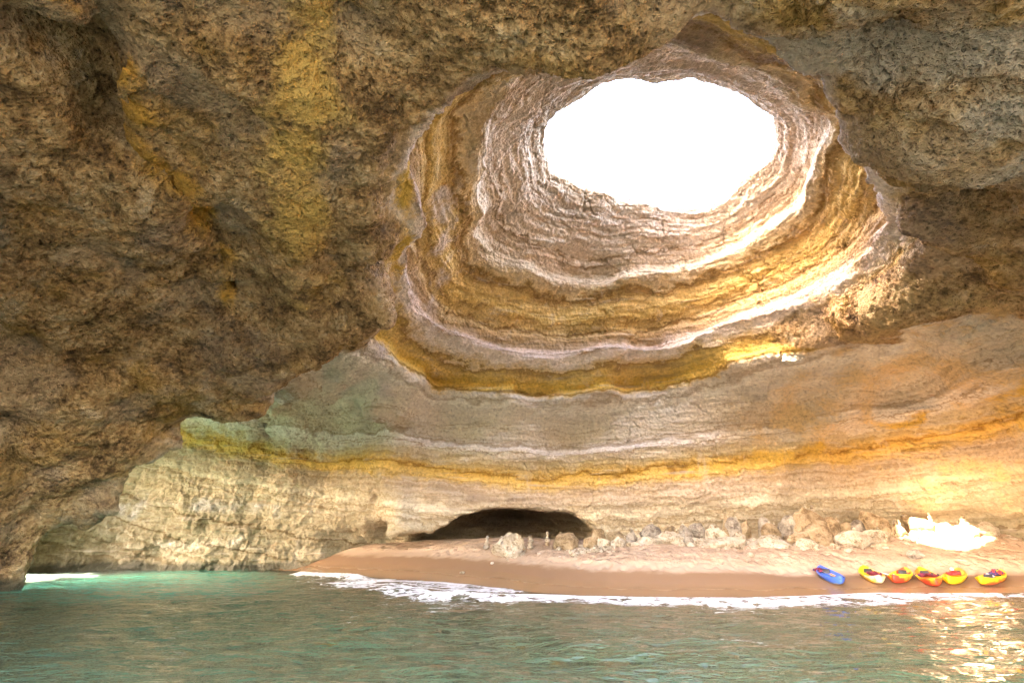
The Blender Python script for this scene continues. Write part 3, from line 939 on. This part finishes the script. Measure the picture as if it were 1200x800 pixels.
#ROCKS_BEGIN
ROCKS = [
    (-0.23, 36.9, 2.38, 2.98, 'cream', 'hollow', 'large pale boulder with a hollow face standing alone on open sand before the cave mouth'),
    (3.62, 37.2, 1.72, 2.98, 'tan', 'round', 'smooth rounded brown boulder beside the mouth of the small cave'),
    (5.16, 36.3, 1.01, 2.71, 'tan', 'blocky', 'low tan boulder at the cave end of the heap, before the one bearing a cairn'),
    (5.88, 37.4, 1.1, 3.26, 'tan', 'blocky', 'tan boulder bearing a thin cairn at the cave end of the rock heap'),
    (5.98, 35.7, 0.94, 2.6, 'cream', 'blocky', 'pale split boulder between the tan cave-end boulder and the blunt cream one'),
    (4.32, 34.4, 0.9, 2.05, 'cream', 'slab', 'flat white slab lying on the sand at the cave end of the heap'),
    (5.22, 34.9, 0.75, 2.05, 'cream', 'slab', 'small flat pale stone next to the white slab on the sand'),
    (6.86, 35.7, 1.16, 2.7, 'cream', 'blocky', 'blunt cream boulder in the front row, second from the cave'),
    (7.19, 38.0, 1.65, 3.04, 'brown', 'round', 'low brown boulder half hidden behind the blunt cream boulder'),
    (8.11, 37.2, 0.87, 3.09, 'grey', 'pointed', 'small grey boulder with a pointed top behind the front row'),
    (7.72, 36.0, 0.89, 2.5, 'grey', 'blocky', 'grey stone wedged under the pointed grey boulder in the front row'),
    (9.61, 37.8, 1.59, 3.54, 'grey', 'round', 'grey dome boulder with the tallest thin cairn on its crown'),
    (8.71, 35.7, 1.44, 2.7, 'cream', 'blocky', 'cream boulder directly below the grey dome boulder'),
    (10.16, 35.7, 2.05, 3.02, 'cream', 'pocked', 'broad pockmarked boulder with rough holes, largest of the front row'),
    (11.15, 38.2, 1.07, 3.44, 'brown', 'blocky', 'small dark boulder peeping over the broad pockmarked one'),
    (11.95, 37.6, 1.05, 3.48, 'grey', 'pointed', 'grey tilted boulder with a small peak behind the pockmarked one'),
    (12.94, 38.0, 1.24, 3.6, 'grey', 'blocky', 'light grey square boulder at the back beside the tilted grey one'),
    (11.56, 36.0, 0.89, 2.7, 'grey', 'round', 'dark-sided grey stone tucked against the pockmarked boulder'),
    (12.22, 35.9, 1.06, 2.65, 'cream', 'blocky', 'crumbly cream stone just before the long low white boulder'),
    (13.7, 36.9, 1.55, 3.52, 'cream', 'blocky', 'white jagged boulder leaning in the middle of the heap'),
    (15.07, 38.3, 0.83, 4.3, 'tan', 'spike', 'tan upright pointed stone standing like a horn above the heap'),
    (15.45, 38.1, 1.13, 4.0, 'grey', 'round', 'pale grey rounded boulder beside the horn-shaped stone'),
    (16.29, 38.4, 1.19, 3.79, 'tan', 'blocky', 'tan slanting boulder behind the pale grey rounded one'),
    (13.69, 35.4, 3.01, 2.7, 'cream', 'low', 'long low white boulder sloping to the sand in the middle of the front row'),
    (15.16, 36.7, 0.91, 3.03, 'cream', 'blocky', 'small white stone sitting above the end of the long low white boulder'),
    (16.43, 35.6, 2.97, 2.81, 'cream', 'low', 'long pale yellowish boulder lying next to the long low white one'),
    (17.83, 38.4, 1.13, 4.01, 'grey', 'round', 'grey boulder at the back, between the tan slanting one and a pebble-topped pile'),
    (17.66, 37.2, 1.39, 3.58, 'tan', 'blocky', 'tan boulder crowded with little pebble towers'),
    (19.42, 38.5, 1.2, 4.13, 'grey', 'blocky', 'grey boulder standing close below the largest peak of the heap'),
    (18.97, 36.6, 1.98, 3.03, 'tan', 'slab', 'flat tan ledge boulder with a dark gap beneath its lip'),
    (20.9, 38.2, 2.61, 4.64, 'tan', 'peak', 'largest peaked tan boulder of the heap with a cluster of pebble towers on top'),
    (20.42, 37.0, 2.18, 3.58, 'tan', 'low', 'brownish crumbled boulder at the foot of the largest peak'),
    (22.25, 38.0, 1.24, 4.0, 'tan', 'round', 'tan rounded boulder on the shoulder of the largest peak'),
    (23.42, 38.2, 1.01, 3.67, 'brown', 'round', 'low brown boulder between the two peaked boulders'),
    (23.92, 38.0, 1.24, 3.83, 'grey', 'blocky', 'blue-grey boulder just before the second peaked boulder'),
    (25.62, 38.3, 2.27, 4.41, 'tan', 'peak', 'second peaked boulder, tan with a grey shaded face'),
    (22.59, 36.4, 2.37, 3.08, 'cream', 'round', 'big pale oval boulder with a hollow underneath, near the sunlit sand'),
    (19.16, 35.7, 1.44, 2.6, 'cream', 'round', 'pale mound-shaped boulder in front of the flat tan ledge'),
    (24.37, 36.8, 1.71, 3.14, 'cream', 'blocky', 'cream boulder between the pale oval one and the sunlit bank'),
    (26.25, 37.2, 1.04, 3.53, 'tan', 'pointed', 'tan pointed boulder at the edge of the sunlit bank'),
    (28.77, 38.3, 2.45, 4.13, 'brown', 'low', 'broad brown boulder behind the row of cairns'),
    (24.11, 33.2, 0.97, 1.98, 'grey', 'slab', 'small grey stone half buried at the crest of the open sand'),
    (29.72, 37.6, 1.35, 3.59, 'cream', 'blocky', 'cream boulder at the foot of the back wall in the sunlit bank'),
    (30.55, 36.9, 1.61, 3.47, 'cream', 'blocky', 'sunlit white boulder in the bank behind the kayaks'),
    (32.19, 37.2, 1.86, 3.69, 'cream', 'peak', 'tallest sunlit white boulder at the end of the bank'),
]
CAIRNS = [
    (-1.79, 39.5, 2.77, None, 2, 'tiny cairn on the sand farthest into the small cave'),
    (-0.73, 38.8, 2.88, None, 3, 'thin cairn on the sand behind the large hollow boulder'),
    (1.25, 38.2, 2.93, None, 2, 'squat cairn standing past the shoulder of the large hollow boulder'),
    (2.51, 39.2, 3.06, None, 2, 'lone small cairn midway between the hollow and the smooth boulder'),
    (3.44, 38.6, 3.16, None, 3, 'white cairn rising behind the smooth rounded brown boulder'),
    (6.09, 37.3, 3.48, 'tan boulder bearing', 4, 'thin cairn standing on the tan boulder at the cave end'),
    (9.69, 37.7, 3.88, 'grey dome', 5, 'tallest thin cairn, on the crown of the grey dome boulder'),
    (8.12, 37.1, 3.09, 'small grey boulder with a pointed', 3, 'small cairn on the pointed grey boulder'),
    (7.32, 35.6, 2.7, 'blunt cream', 2, 'tiny cairn on the edge of the blunt cream boulder'),
    (11.06, 38.1, 3.38, 'small dark boulder', 2, 'tiny cairn on the small dark boulder behind the pockmarked one'),
    (10.74, 35.6, 3.02, 'broad pockmarked', 2, 'pebble pair on top of the broad pockmarked boulder'),
    (11.78, 37.5, 3.54, 'grey tilted', 2, 'little cairn on the peak of the grey tilted boulder'),
    (13.77, 36.8, 3.57, 'white jagged', 3, 'cairn on the white jagged boulder'),
    (17.58, 37.1, 3.75, 'tan boulder crowded', 4, 'tallest pebble tower on the tan boulder crowded with towers'),
    (17.89, 37.1, 3.53, 'tan boulder crowded', 3, 'shorter pebble tower on the tan boulder crowded with towers'),
    (20.8, 38.1, 4.87, 'largest peaked', 4, 'taller pebble tower on the summit of the largest peak'),
    (21.29, 38.1, 4.87, 'largest peaked', 3, 'shorter pebble tower on the summit of the largest peak'),
    (22.74, 37.9, 4.05, 'tan rounded boulder on', 3, 'cairn on the rounded boulder at the shoulder of the largest peak'),
    (22.75, 36.3, 3.24, 'big pale oval', 3, 'cairn on the big pale oval boulder'),
    (24.62, 36.7, 3.3, 'cream boulder between', 3, 'cairn on the cream boulder next to the sunlit bank'),
    (26.93, 38.2, 3.95, 'second peaked', 4, 'cairn on the slope of the second peaked boulder'),
    (27.69, 38.2, 4.29, 'broad brown', 6, 'stout grey cairn, the thickest, at the end of the broad brown boulder'),
    (29.5, 38.2, 4.29, 'broad brown', 4, 'slim cairn on top of the broad brown boulder'),
    (26.46, 37.1, 3.75, 'tan pointed', 4, 'cairn leaning on the tan pointed boulder'),
    (30.64, 36.8, 4.07, 'sunlit white boulder in', 6, 'tall cairn on the sunlit white boulder of the bank'),
]
#ROCKS_END
for i, r_ in enumerate(ROCKS):
    boulder(i, *r_)

PEBBLES = [rock_verts(900 + k, 'pebble', 2) for k in range(6)]


def top_of(key, x, y):
    best = None
    for lab, (tree, o) in BOULDERS.items():
        hit = tree.ray_cast(Vector((x, y, 12)), Vector((0, 0, -1)))
        if hit[0] is not None and (best is None or hit[0].z > best):
            best = hit[0].z
    return best


def cairn(i, x, y, ztop, key, n, label):
    rr = random.Random(300 + i)
    g = gz1(x, y)
    n0 = n
    base = g
    if key:
        for dy in (0, .1, .2, .3, -.1):
            t = top_of(key, x, y + dy)
            if t is not None and t > g:
                base, y = t, y + dy
                break
    h = min(max(ztop - base, .26), .95)
    n = max(n, math.ceil(h / .17))
    root = empty("cairn", (x, y, base - .02), (0, 0, rr.uniform(0, 6)))
    tag(root, label, "cairn", "cairns of stacked stones")
    z = 0
    ws = [1.0 * .8 ** k for k in range(n)]
    tot = sum(ws)
    w0 = min(.46, max(.20, h * .55)) if n < 6 else .5
    for k in range(n):
        hh = h * ws[k] / tot
        V, F = PEBBLES[rr.randrange(6)]
        w_ = w0 * (1 - .62 * k / max(n - 1, 1)) * rr.uniform(.85, 1.15)
        P = V * np.array([w_, w_ * rr.uniform(.7, 1), hh * 1.14])
        o = link("stone", mesh_from("stone", P, F), STONE[rr.choice(['cream', 'cream', 'tan', 'grey'])], root)
        o.location = (rr.uniform(-.03, .03) * w0 * 3, rr.uniform(-.02, .02), z)
        o.rotation_euler = (rr.uniform(-.08, .08), rr.uniform(-.08, .08), rr.uniform(0, 6))
        z += hh
    return root


for i, r_ in enumerate(CAIRNS):
    cairn(i, *r_)


# ------------------------------------------------------------------ crumbs of rock between the boulders
def build_rubble():
    rr = random.Random(77)
    Vs, Fs, off = [], [], 0
    kinds = [rock_verts(1200 + k, 'blocky', 2) for k in range(8)]
    spots = [(r_[0], r_[1], r_[2]) for r_ in ROCKS if r_[1] > 34]
    for k in range(700):
        x0, y0, w0 = rr.choice(spots)
        x = x0 + rr.gauss(0, .5) * (w0 + .5)
        y = y0 - .35 * w0 + rr.gauss(0, .45) - .1
        V, F = rr.choice(kinds)
        w_ = .07 + .5 * rr.random() ** 3
        a = rr.uniform(0, 6.28)
        P = V * np.array([w_, w_ * rr.uniform(.6, 1), w_ * rr.uniform(.4, .8)])
        P = np.stack([P[:, 0] * math.cos(a) - P[:, 1] * math.sin(a), P[:, 0] * math.sin(a) + P[:, 1] * math.cos(a), P[:, 2]], 1)
        Vs.append(P + np.array([x, y, gz1(x, y) - .1 * w_]))
        Fs.append(F + off)
        off += len(P)
    o = link("rubble", mesh_from("rubble", np.concatenate(Vs), np.concatenate(Fs)), STONE['cream'])
    o["kind"] = "stuff"


build_rubble()


# ------------------------------------------------------------------ kayaks and what lies in them
def plain(name, col, rough=.5, spec=.4, bump=None):
    s = NT(name)
    c = s.mix(s.map(s.noise(6, 4, .6), .3, .7), tuple(v * .82 for v in col), tuple(min(v * 1.08, 1) for v in col))
    kw = dict(Base_Color=c, Roughness=rough, Specular_IOR_Level=spec)
    if bump:
        kw["Normal"] = s.bump(s.noise(bump[0], 4, .6), 1.0, bump[1])
    s.surf(s.bsdf(**kw).outputs[0])
    return s.m


def moulded(name, c1, c2, c3, axis_mix, seed):
    """two colours of polythene run into one another along the hull, scuffed and sandy below"""
    s = NT(name)
    x, y, z = s.sep(s.pos)[0:3]
    p = s.vadd(s.pos, (seed * 3.7, seed * 1.3, 0))
    n = s.noise(1.7, 3, .5, vec=p, dist=.5)
    v = s.add(s.mul(x, axis_mix[0]), s.mul(s.math('ABSOLUTE', x), axis_mix[1]), s.mul(z, axis_mix[2]), s.mul(s.add(n, -.5), 1.6), axis_mix[3])
    c = s.ramp(v, [(.25, c1), (.45, c3), (.62, c2)])
    c = s.mix(s.mul(s.map(s.noise(22, 4, .7), .55, .75), .25), c, (.55, .45, .34))
    c = s.mix(s.mul(s.map(z, .10, .0), .5), c, (.46, .34, .22))
    s.surf(s.bsdf(Base_Color=c, Roughness=.42, Specular_IOR_Level=.45).outputs[0])
    return s.m


YELLOW, RED, ORANGE_P, BLUE, PALEBLUE = (.80, .50, .02), (.62, .05, .025), (.80, .22, .03), (.035, .13, .62), (.30, .38, .62)
M_BLACK = plain("black_plastic", (.025, .025, .028), .5)
M_STRAP = plain("dark_webbing", (.05, .045, .05), .8)
M_MAROON = plain("maroon_nylon", (.20, .018, .045), .7, bump=(30, .01))
M_NAVY = plain("navy_nylon", (.035, .03, .12), .7, bump=(30, .01))
M_REDN = plain("red_nylon", (.60, .05, .05), .7, bump=(30, .01))
M_WHITE = plain("white_vinyl", (.78, .78, .78), .45)
M_SHAFT = plain("grey_aluminium", (.45, .45, .47), .35)
M_ORANGEB = plain("orange_plastic", (.80, .28, .05), .5)


def loft(rings, close=True):
    n, m = len(rings), len(rings[0])
    V = [p for r in rings for p in r]
    F = []
    for i in range(n - 1):
        for j in range(m if close else m - 1):
            k = (j + 1) % m
            F.append((i * m + j, (i + 1) * m + j, (i + 1) * m + k, i * m + k))
    return V, F


def py_mesh(name, V, F, mat, parent=None, smooth=True, sub=0):
    me = bpy.data.meshes.new(name)
    me.from_pydata([tuple(v) for v in V], [], F)
    bm = bmesh.new()
    bm.from_mesh(me)
    bmesh.ops.remove_doubles(bm, verts=bm.verts, dist=1e-4)
    bmesh.ops.recalc_face_normals(bm, faces=bm.faces)
    bm.to_mesh(me)
    bm.free()
    for p in me.polygons:
        p.use_smooth = smooth
    o = link(name, me, mat, parent)
    if sub:
        md = o.modifiers.new("subdivision", 'SUBSURF')
        md.levels = md.render_levels = sub
    return o


def tube(pts, r, n=8):
    rings = []
    pts = [Vector(p) for p in pts]
    for i, p in enumerate(pts):
        d = (pts[min(i + 1, len(pts) - 1)] - pts[max(i - 1, 0)]).normalized()
        a = d.orthogonal().normalized() if abs(d.z) > .9 else d.cross(Vector((0, 0, 1))).normalized()
        b = d.cross(a)
        rings.append([p + (a * math.cos(t) + b * math.sin(t)) * r for t in [2 * math.pi * k / n for k in range(n)]])
    V, F = loft(rings)
    c0, c1 = len(V), len(V) + 1
    V += [pts[0], pts[-1]]
    F += [(c0, (k + 1) % n, k) for k in range(n)] + [(c1, (len(rings) - 1) * n + k, (len(rings) - 1) * n + (k + 1) % n) for k in range(n)]
    return V, F


KL, KW = 2.75, .50         # length and half width of a kayak


def deck(t):
    return .36 + .17 * abs(t) ** 3.2


def kayak_hull():
    rings = []
    for i in range(41):
        t = -1 + 2 * i / 40
        a = abs(t)
        w_ = KW * max(1 - a ** 2.3, 0) ** .72 + .012
        keel = .02 + .20 * a ** 4
        sh = deck(t)
        well = sstep(.74, .60, np.array(a)).item() * .17
        well *= .72 + .28 * math.cos(t * 9)
        ring = []
        for k in range(9):                         # hull from one gunwale under the keel to the other
            q = -1 + 2 * k / 8
            yy = w_ * math.copysign(abs(q) ** .75, q)
            zz = keel + (sh - .03 - keel) * abs(q) ** 2.8
            if k % 2 == 1:
                zz += .008
            ring.append((t * KL / 2, yy, zz))
        ring += [(t * KL / 2, w_ * .985, sh), (t * KL / 2, w_ * .84, sh + .012), (t * KL / 2, w_ * .74, sh - well * .85), (t * KL / 2, w_ * .40, sh - well + .02 * (1 - a)),
                 (t * KL / 2, 0, sh - well + .045 * (a > .68)), (t * KL / 2, -w_ * .40, sh - well + .02 * (1 - a)), (t * KL / 2, -w_ * .74, sh - well * .85), (t * KL / 2, -w_ * .84, sh + .012), (t * KL / 2, -w_ * .985, sh)]
        ring = ring[:9] + ring[9:]
        rings.append(ring)
    V, F = loft(rings)
    m = len(rings[0])
    F.append(tuple(range(m)))
    F.append(tuple((len(rings) - 1) * m + k for k in range(m)))
    return V, F


def disc(c, r, h, n=16):
    V = [(c[0] + r * f * math.cos(2 * math.pi * k / n), c[1] + r * f * math.sin(2 * math.pi * k / n), c[2] + z) for f, z in ((1, 0), (1, h), (.8, h * 1.5)) for k in range(n)]
    F = [(q * n + k, q * n + (k + 1) % n, (q + 1) * n + (k + 1) % n, (q + 1) * n + k) for q in (0, 1) for k in range(n)]
    F.append(tuple(2 * n + k for k in range(n)))
    return V, F


def pad(w_, d, h, bend=0.0, n=9, m=7):
    """a padded panel with rounded rim and quilting, upright in xz"""
    rings = []
    for sgn in (1, -1):
        pass
    V, F = [], []
    for side in (0, 1):
        for i in range(n):
            for j in range(m):
                u, v = -1 + 2 * i / (n - 1), -1 + 2 * j / (m - 1)
                f = (max(1 - u ** 4, 0) * max(1 - v ** 4, 0)) ** .5
                q = .88 + .12 * abs(math.cos(v * 4.7))
                yy = (d / 2) * f * q * (1 if side else -1) + bend * u * u
                r = 1 - .10 * (u * u) * (v * v)
                V.append((u * w_ / 2 * r, yy, h / 2 + v * h / 2 * r))
    for side in (0, 1):
        o = side * n * m
        for i in range(n - 1):
            for j in range(m - 1):
                F.append((o + i * m + j, o + (i + 1) * m + j, o + (i + 1) * m + j + 1, o + i * m + j + 1))
    return V, F


def rotz(o, loc, rot):
    o.location = loc
    o.rotation_euler = rot
    return o


def make_kayak(x, y, head, mat, label, hatch=True, seats=(-.35,)):
    """bow (+x of the hull) heads by angle head; it lies on the slope of the sand"""
    dx, dy = math.cos(head), math.sin(head)
    z0, z1 = gz1(x - dx * 1.1, y - dy * 1.1), gz1(x + dx * 1.1, y + dy * 1.1)
    pitch = math.atan2(z1 - z0, 2.2) * .75
    root = empty("kayak", (x, y, (z0 + z1) / 2 - .035), (0, -pitch, head))
    tag(root, label, "kayak", "kayaks drawn up on the sand")
    V, F = kayak_hull()
    py_mesh("hull", V, F, mat, root)
    for sx in seats:
        Vp, Fp = pad(.40, .07, .30, bend=-.05)
        rotz(py_mesh("backrest", Vp, Fp, M_BLACK, root), (sx - .22, 0, .20), (-.30, 0, math.pi / 2))
        Vp, Fp = pad(.36, .04, .34)
        rotz(py_mesh("seat", Vp, Fp, M_BLACK, root), (sx + .18, 0, .185), (math.pi / 2, 0, math.pi / 2))
    if hatch:
        Vd, Fd = disc((1.22, 0, deck(.70) + .012), .105, .018)
        h = py_mesh("hatch", Vd, Fd, M_BLACK, root)
        Vt, Ft = tube([(1.15, -.05, deck(.7) + .045), (1.22, 0, deck(.7) + .052), (1.29, .05, deck(.7) + .045)], .01)
        py_mesh("latch", Vt, Ft, M_STRAP, h)
    for e in (-1, 1):
        zt = deck(.95) + .01
        Vt, Ft = tube([(e * 1.60, -.045, zt), (e * 1.66, -.05, zt + .05), (e * 1.66, .05, zt + .05), (e * 1.60, .045, zt)], .012)
        py_mesh("grab_handle", Vt, Ft, M_BLACK, root)
        ys = e * (KW + .005)
        Vt, Ft = tube([(-.16, ys * .97, .27), (-.13, ys + e * .03, .285), (.13, ys + e * .03, .285), (.16, ys * .97, .27)], .012)
        py_mesh("side_handle", Vt, Ft, M_BLACK, root)
    Vt, Ft = tube([(.75, -.30, deck(.5) + .02), (1.0, .26, deck(.57) + .03), (.75, .30, deck(.5) + .02), (1.0, -.26, deck(.57) + .03)], .007, 6)
    py_mesh("bungee_cord", Vt, Ft, M_STRAP, root)
    return root


def on_kayak(root, lx, ly, lz):
    m = Matrix.LocRotScale(root.location, root.rotation_euler, None)
    return m @ Vector((lx, ly, lz))


def make_vest(root, at, rz, tilt, mat, trim, label):
    o = empty("life_jacket", on_kayak(root, *at), (tilt[0], tilt[1], root.rotation_euler.z + rz))
    tag(o, label, "life jacket", "life jackets lying in the kayaks")
    V, F = pad(.46, .09, .50, bend=.03)
    rotz(py_mesh("back_panel", V, F, mat, o), (0, 0, 0), (math.pi / 2, 0, 0))
    for sx in (-1, 1):
        V, F = pad(.20, .10, .40)
        rotz(py_mesh("front_panel", V, F, mat, o), (sx * .12, -.03, .085), (math.pi / 2 + .12, 0, sx * .16))
        V, F = tube([(sx * .13, -.48, .02), (sx * .15, -.56, .06), (sx * .14, -.46, .10)], .03, 8)
        py_mesh("shoulder_strap", V, F, trim, o)
    V, F = tube([(-.25, -.2, .06), (-.1, -.2, .15), (.1, -.2, .15), (.25, -.2, .06)], .018, 6)
    b = py_mesh("belt", V, F, trim, o)
    V, F = disc((0, -.2, .155), .035, .02, 8)
    py_mesh("buckle", V, F, M_BLACK, b)
    return o


def make_bag(root, at, rz, size, mat, label):
    o = empty("dry_bag", on_kayak(root, *at), (0, .25, root.rotation_euler.z + rz))
    tag(o, label, "bag", "bags lying in the kayaks")
    rings = []
    for i in range(12):
        t = i / 11
        r = size * (.42 + .08 * math.sin(t * 9)) * (1 if .06 < t < .8 else (.75 if t <= .06 else 1 - (t - .8) * 2.2))
        fl = 1 if t < .75 else 1 - (t - .75) * 2.6
        rings.append([((t - .5) * size * 2, r * math.cos(a), size * .42 + r * math.sin(a) * max(fl, .3) * .95) for a in [2 * math.pi * k / 14 for k in range(14)]])
    V, F = loft(rings)
    F.append(tuple(range(14)))
    F.append(tuple(11 * 14 + k for k in range(14)))
    py_mesh("bag_body", V, F, mat, o)
    V, F = tube([(size * .98, -size * .32, size * .42), (size * 1.04, 0, size * .44), (size * .98, size * .32, size * .42)], size * .09, 8)
    py_mesh("rolled_closure", V, F, M_STRAP, o)
    return o


def make_paddle(root, at, rz, blade, label):
    o = empty("paddle", on_kayak(root, *at), (root.rotation_euler.x, root.rotation_euler.y, root.rotation_euler.z + rz))
    tag(o, label, "paddle", "paddles lying in the kayaks")
    V, F = tube([(-.80, 0, 0), (-.3, 0, 0), (.3, 0, 0), (.80, 0, 0)], .016, 10)
    py_mesh("shaft", V, F, M_SHAFT, o)
    for e in (-1, 1):
        rings = []
        for i in range(9):
            t = i / 8
            hw = .09 * math.sin(math.pi * min(.12 + t * .8, 1)) ** .6
            x_ = e * (.76 + t * .44)
            rings.append([(x_, hw, .01), (x_, hw * .5, -.006 + .02 * t), (x_, 0, -.012 + .02 * t), (x_, -hw * .5, -.006 + .02 * t), (x_, -hw, .01), (x_, -hw * .5, .012 + .02 * t), (x_, 0, .014 + .02 * t), (x_, hw * .5, .012 + .02 * t)])
        V, F = loft(rings)
        F.append(tuple(range(8)))
        F.append(tuple(64 + k for k in range(8)))
        py_mesh("blade", V, F, blade, o)
    return o


def to_cam(x, y, off):
    return math.atan2(-y, -x) + math.radians(off)


K = []
for x, y, off, c1, c2, c3, am, label, hatch, seats in [
    (16.6, 29.3, 18, BLUE, PALEBLUE, (.05, .20, .66), (0, 0, -2.2, .75), "blue kayak with a paler hull, apart from the others and first in the row", False, (-.35,)),
    (18.95, 29.6, 13, YELLOW, (.75, .62, .42), (.80, .52, .05), (.35, 0, 0, .12), "yellow kayak with a pale bow and maroon life jackets, next after the blue one", False, (-.35,)),
    (20.4, 29.5, -13, YELLOW, RED, (.82, .36, .04), (0, .62, -1.2, .30), "yellow kayak with orange-red bow and flanks and a round black hatch", True, (-.35,)),
    (21.75, 29.4, 11, RED, YELLOW, ORANGE_P, (0, -.25, 1.5, .20), "red kayak with a yellow rim, heaped with maroon life jackets", False, (-.35,)),
    (23.15, 29.4, -12, YELLOW, ORANGE_P, (.84, .42, .03), (-.45, 0, .4, .12), "yellow kayak with an orange end, red jacket and white pouch aboard", False, (-.35,)),
    (24.9, 29.2, -20, RED, YELLOW, ORANGE_P, (-.15, .15, 1.6, .12), "biggest kayak, red and yellow with navy jacket and white bag, last in the row"," ", (-.5, .55)),
]:
    big = hatch == " "
    m_ = moulded("kayak_polythene", c1, c2, c3, am, len(K) + 1)
    k_ = make_kayak(x, y, to_cam(x, y, off), m_, label, bool(hatch) and not big, seats)
    if big:
        k_.scale = (1.0, 1.0, 1.0)
    K.append(k_)
make_vest(K[0], (-.95, 0, .36), .5, (.1, .1), M_MAROON, M_NAVY, "maroon life jacket in the stern of the blue kayak")
make_bag(K[0], (.15, .05, .26), .4, .15, M_ORANGEB, "small orange pouch in the blue kayak")
make_paddle(K[0], (.2, -.12, .38), .08, M_BLACK, "black-bladed paddle lying along the blue kayak")
make_vest(K[1], (-.15, .05, .33), 1.4, (.1, .15), M_MAROON, M_STRAP, "maroon life jacket nearer the stern of the pale-bowed yellow kayak")
make_vest(K[1], (.35, -.03, .36), 1.8, (-.1, .2), M_MAROON, M_MAROON, "maroon life jacket nearer the bow of the pale-bowed yellow kayak")
make_paddle(K[1], (-.55, .30, .43), .25, M_WHITE, "white-bladed paddle sticking out of the pale-bowed yellow kayak")
make_bag(K[2], (.55, -.12, .30), .9, .14, M_WHITE, "white bag in the yellow kayak with the black hatch")
make_vest(K[3], (-.25, .05, .34), .3, (.15, .1), M_MAROON, M_NAVY, "lower maroon life jacket heaped in the red kayak")
make_vest(K[3], (.25, 0, .40), 1.9, (-.1, .15), M_MAROON, M_STRAP, "maroon life jacket topmost on the heap in the red kayak")
make_vest(K[4], (-.5, .1, .36), .9, (.1, .1), M_REDN, M_REDN, "red life jacket in the yellow kayak with the orange end")
make_bag(K[4], (-.75, -.18, .44), .3, .17, M_WHITE, "white pouch in the yellow kayak with the orange end")
make_vest(K[5], (-.65, .08, .40), .8, (.25, .1), M_NAVY, M_REDN, "navy life jacket propped in the biggest kayak")
make_vest(K[5], (-.95, -.05, .44), 2.1, (.1, .25), M_REDN, M_NAVY, "red life jacket behind the navy one in the biggest kayak")
make_bag(K[5], (.12, 0, .30), 1.2, .20, M_WHITE, "large white bag amidships in the biggest kayak")


# ------------------------------------------------------------------ a bush on the rim of the skylight
def leaf_material():
    s = NT("leaves")
    c = s.mix(s.map(s.noise(3, 3, .6), .35, .65), (.05, .09, .025), (.12, .16, .05))
    s.surf(s.bsdf(Base_Color=c, Roughness=.6).outputs[0])
    return s.m


def make_bush(x, y, z, r, label, seed):
    rr = random.Random(seed)
    root = empty("bush", (x, y, z))
    tag(root, label, "bush")
    bmw = bmesh.new()
    V, F = [], []
    tips = []
    for k in range(9):
        a, l = rr.uniform(0, 6.28), r * rr.uniform(.6, 1.1)
        tip = Vector((math.cos(a) * l * .8, math.sin(a) * l * .8, l * rr.uniform(.4, .9)))
        v, f = tube([(0, 0, -.3), tip * .5 + Vector((0, 0, .08)), tip], .015, 5)
        F += [tuple(i + len(V) for i in q) for q in f]
        V += v
        tips.append(tip)
    bmw.free()
    py_mesh("stem", V, F, plain("bush_stem", (.16, .11, .07), .9), root)
    V, F = [], []
    for k in range(900):
        t = rr.choice(tips) * rr.uniform(.45, 1.08)
        p = t + Vector((rr.gauss(0, .13), rr.gauss(0, .13), rr.gauss(0, .10))) * r
        d = Vector((rr.gauss(0, 1), rr.gauss(0, 1), rr.gauss(.4, .6))).normalized()
        e = d.orthogonal().normalized()
        l, w_ = rr.uniform(.05, .09), rr.uniform(.018, .03)
        b = len(V)
        V += [p - e * w_ + d * l * .4, p, p + e * w_ + d * l * .4, p + d * l]
        F.append((b, b + 1, b + 2, b + 3))
    me = bpy.data.meshes.new("foliage")
    me.from_pydata([tuple(v) for v in V], [], F)
    link("foliage", me, leaf_material(), root)
    return root


make_bush(15.4, 26.9, 25.0, 1.1, "green bush on the sunlit rim of the skylight", 5)
make_bush(4.9, 28.2, 24.9, .9, "low dark bush at the shaded corner of the skylight rim", 6)
make_bush(8.3, 30.0, 24.9, .75, "small tuft-like bush along the far rim, between the dark and the green one", 7)
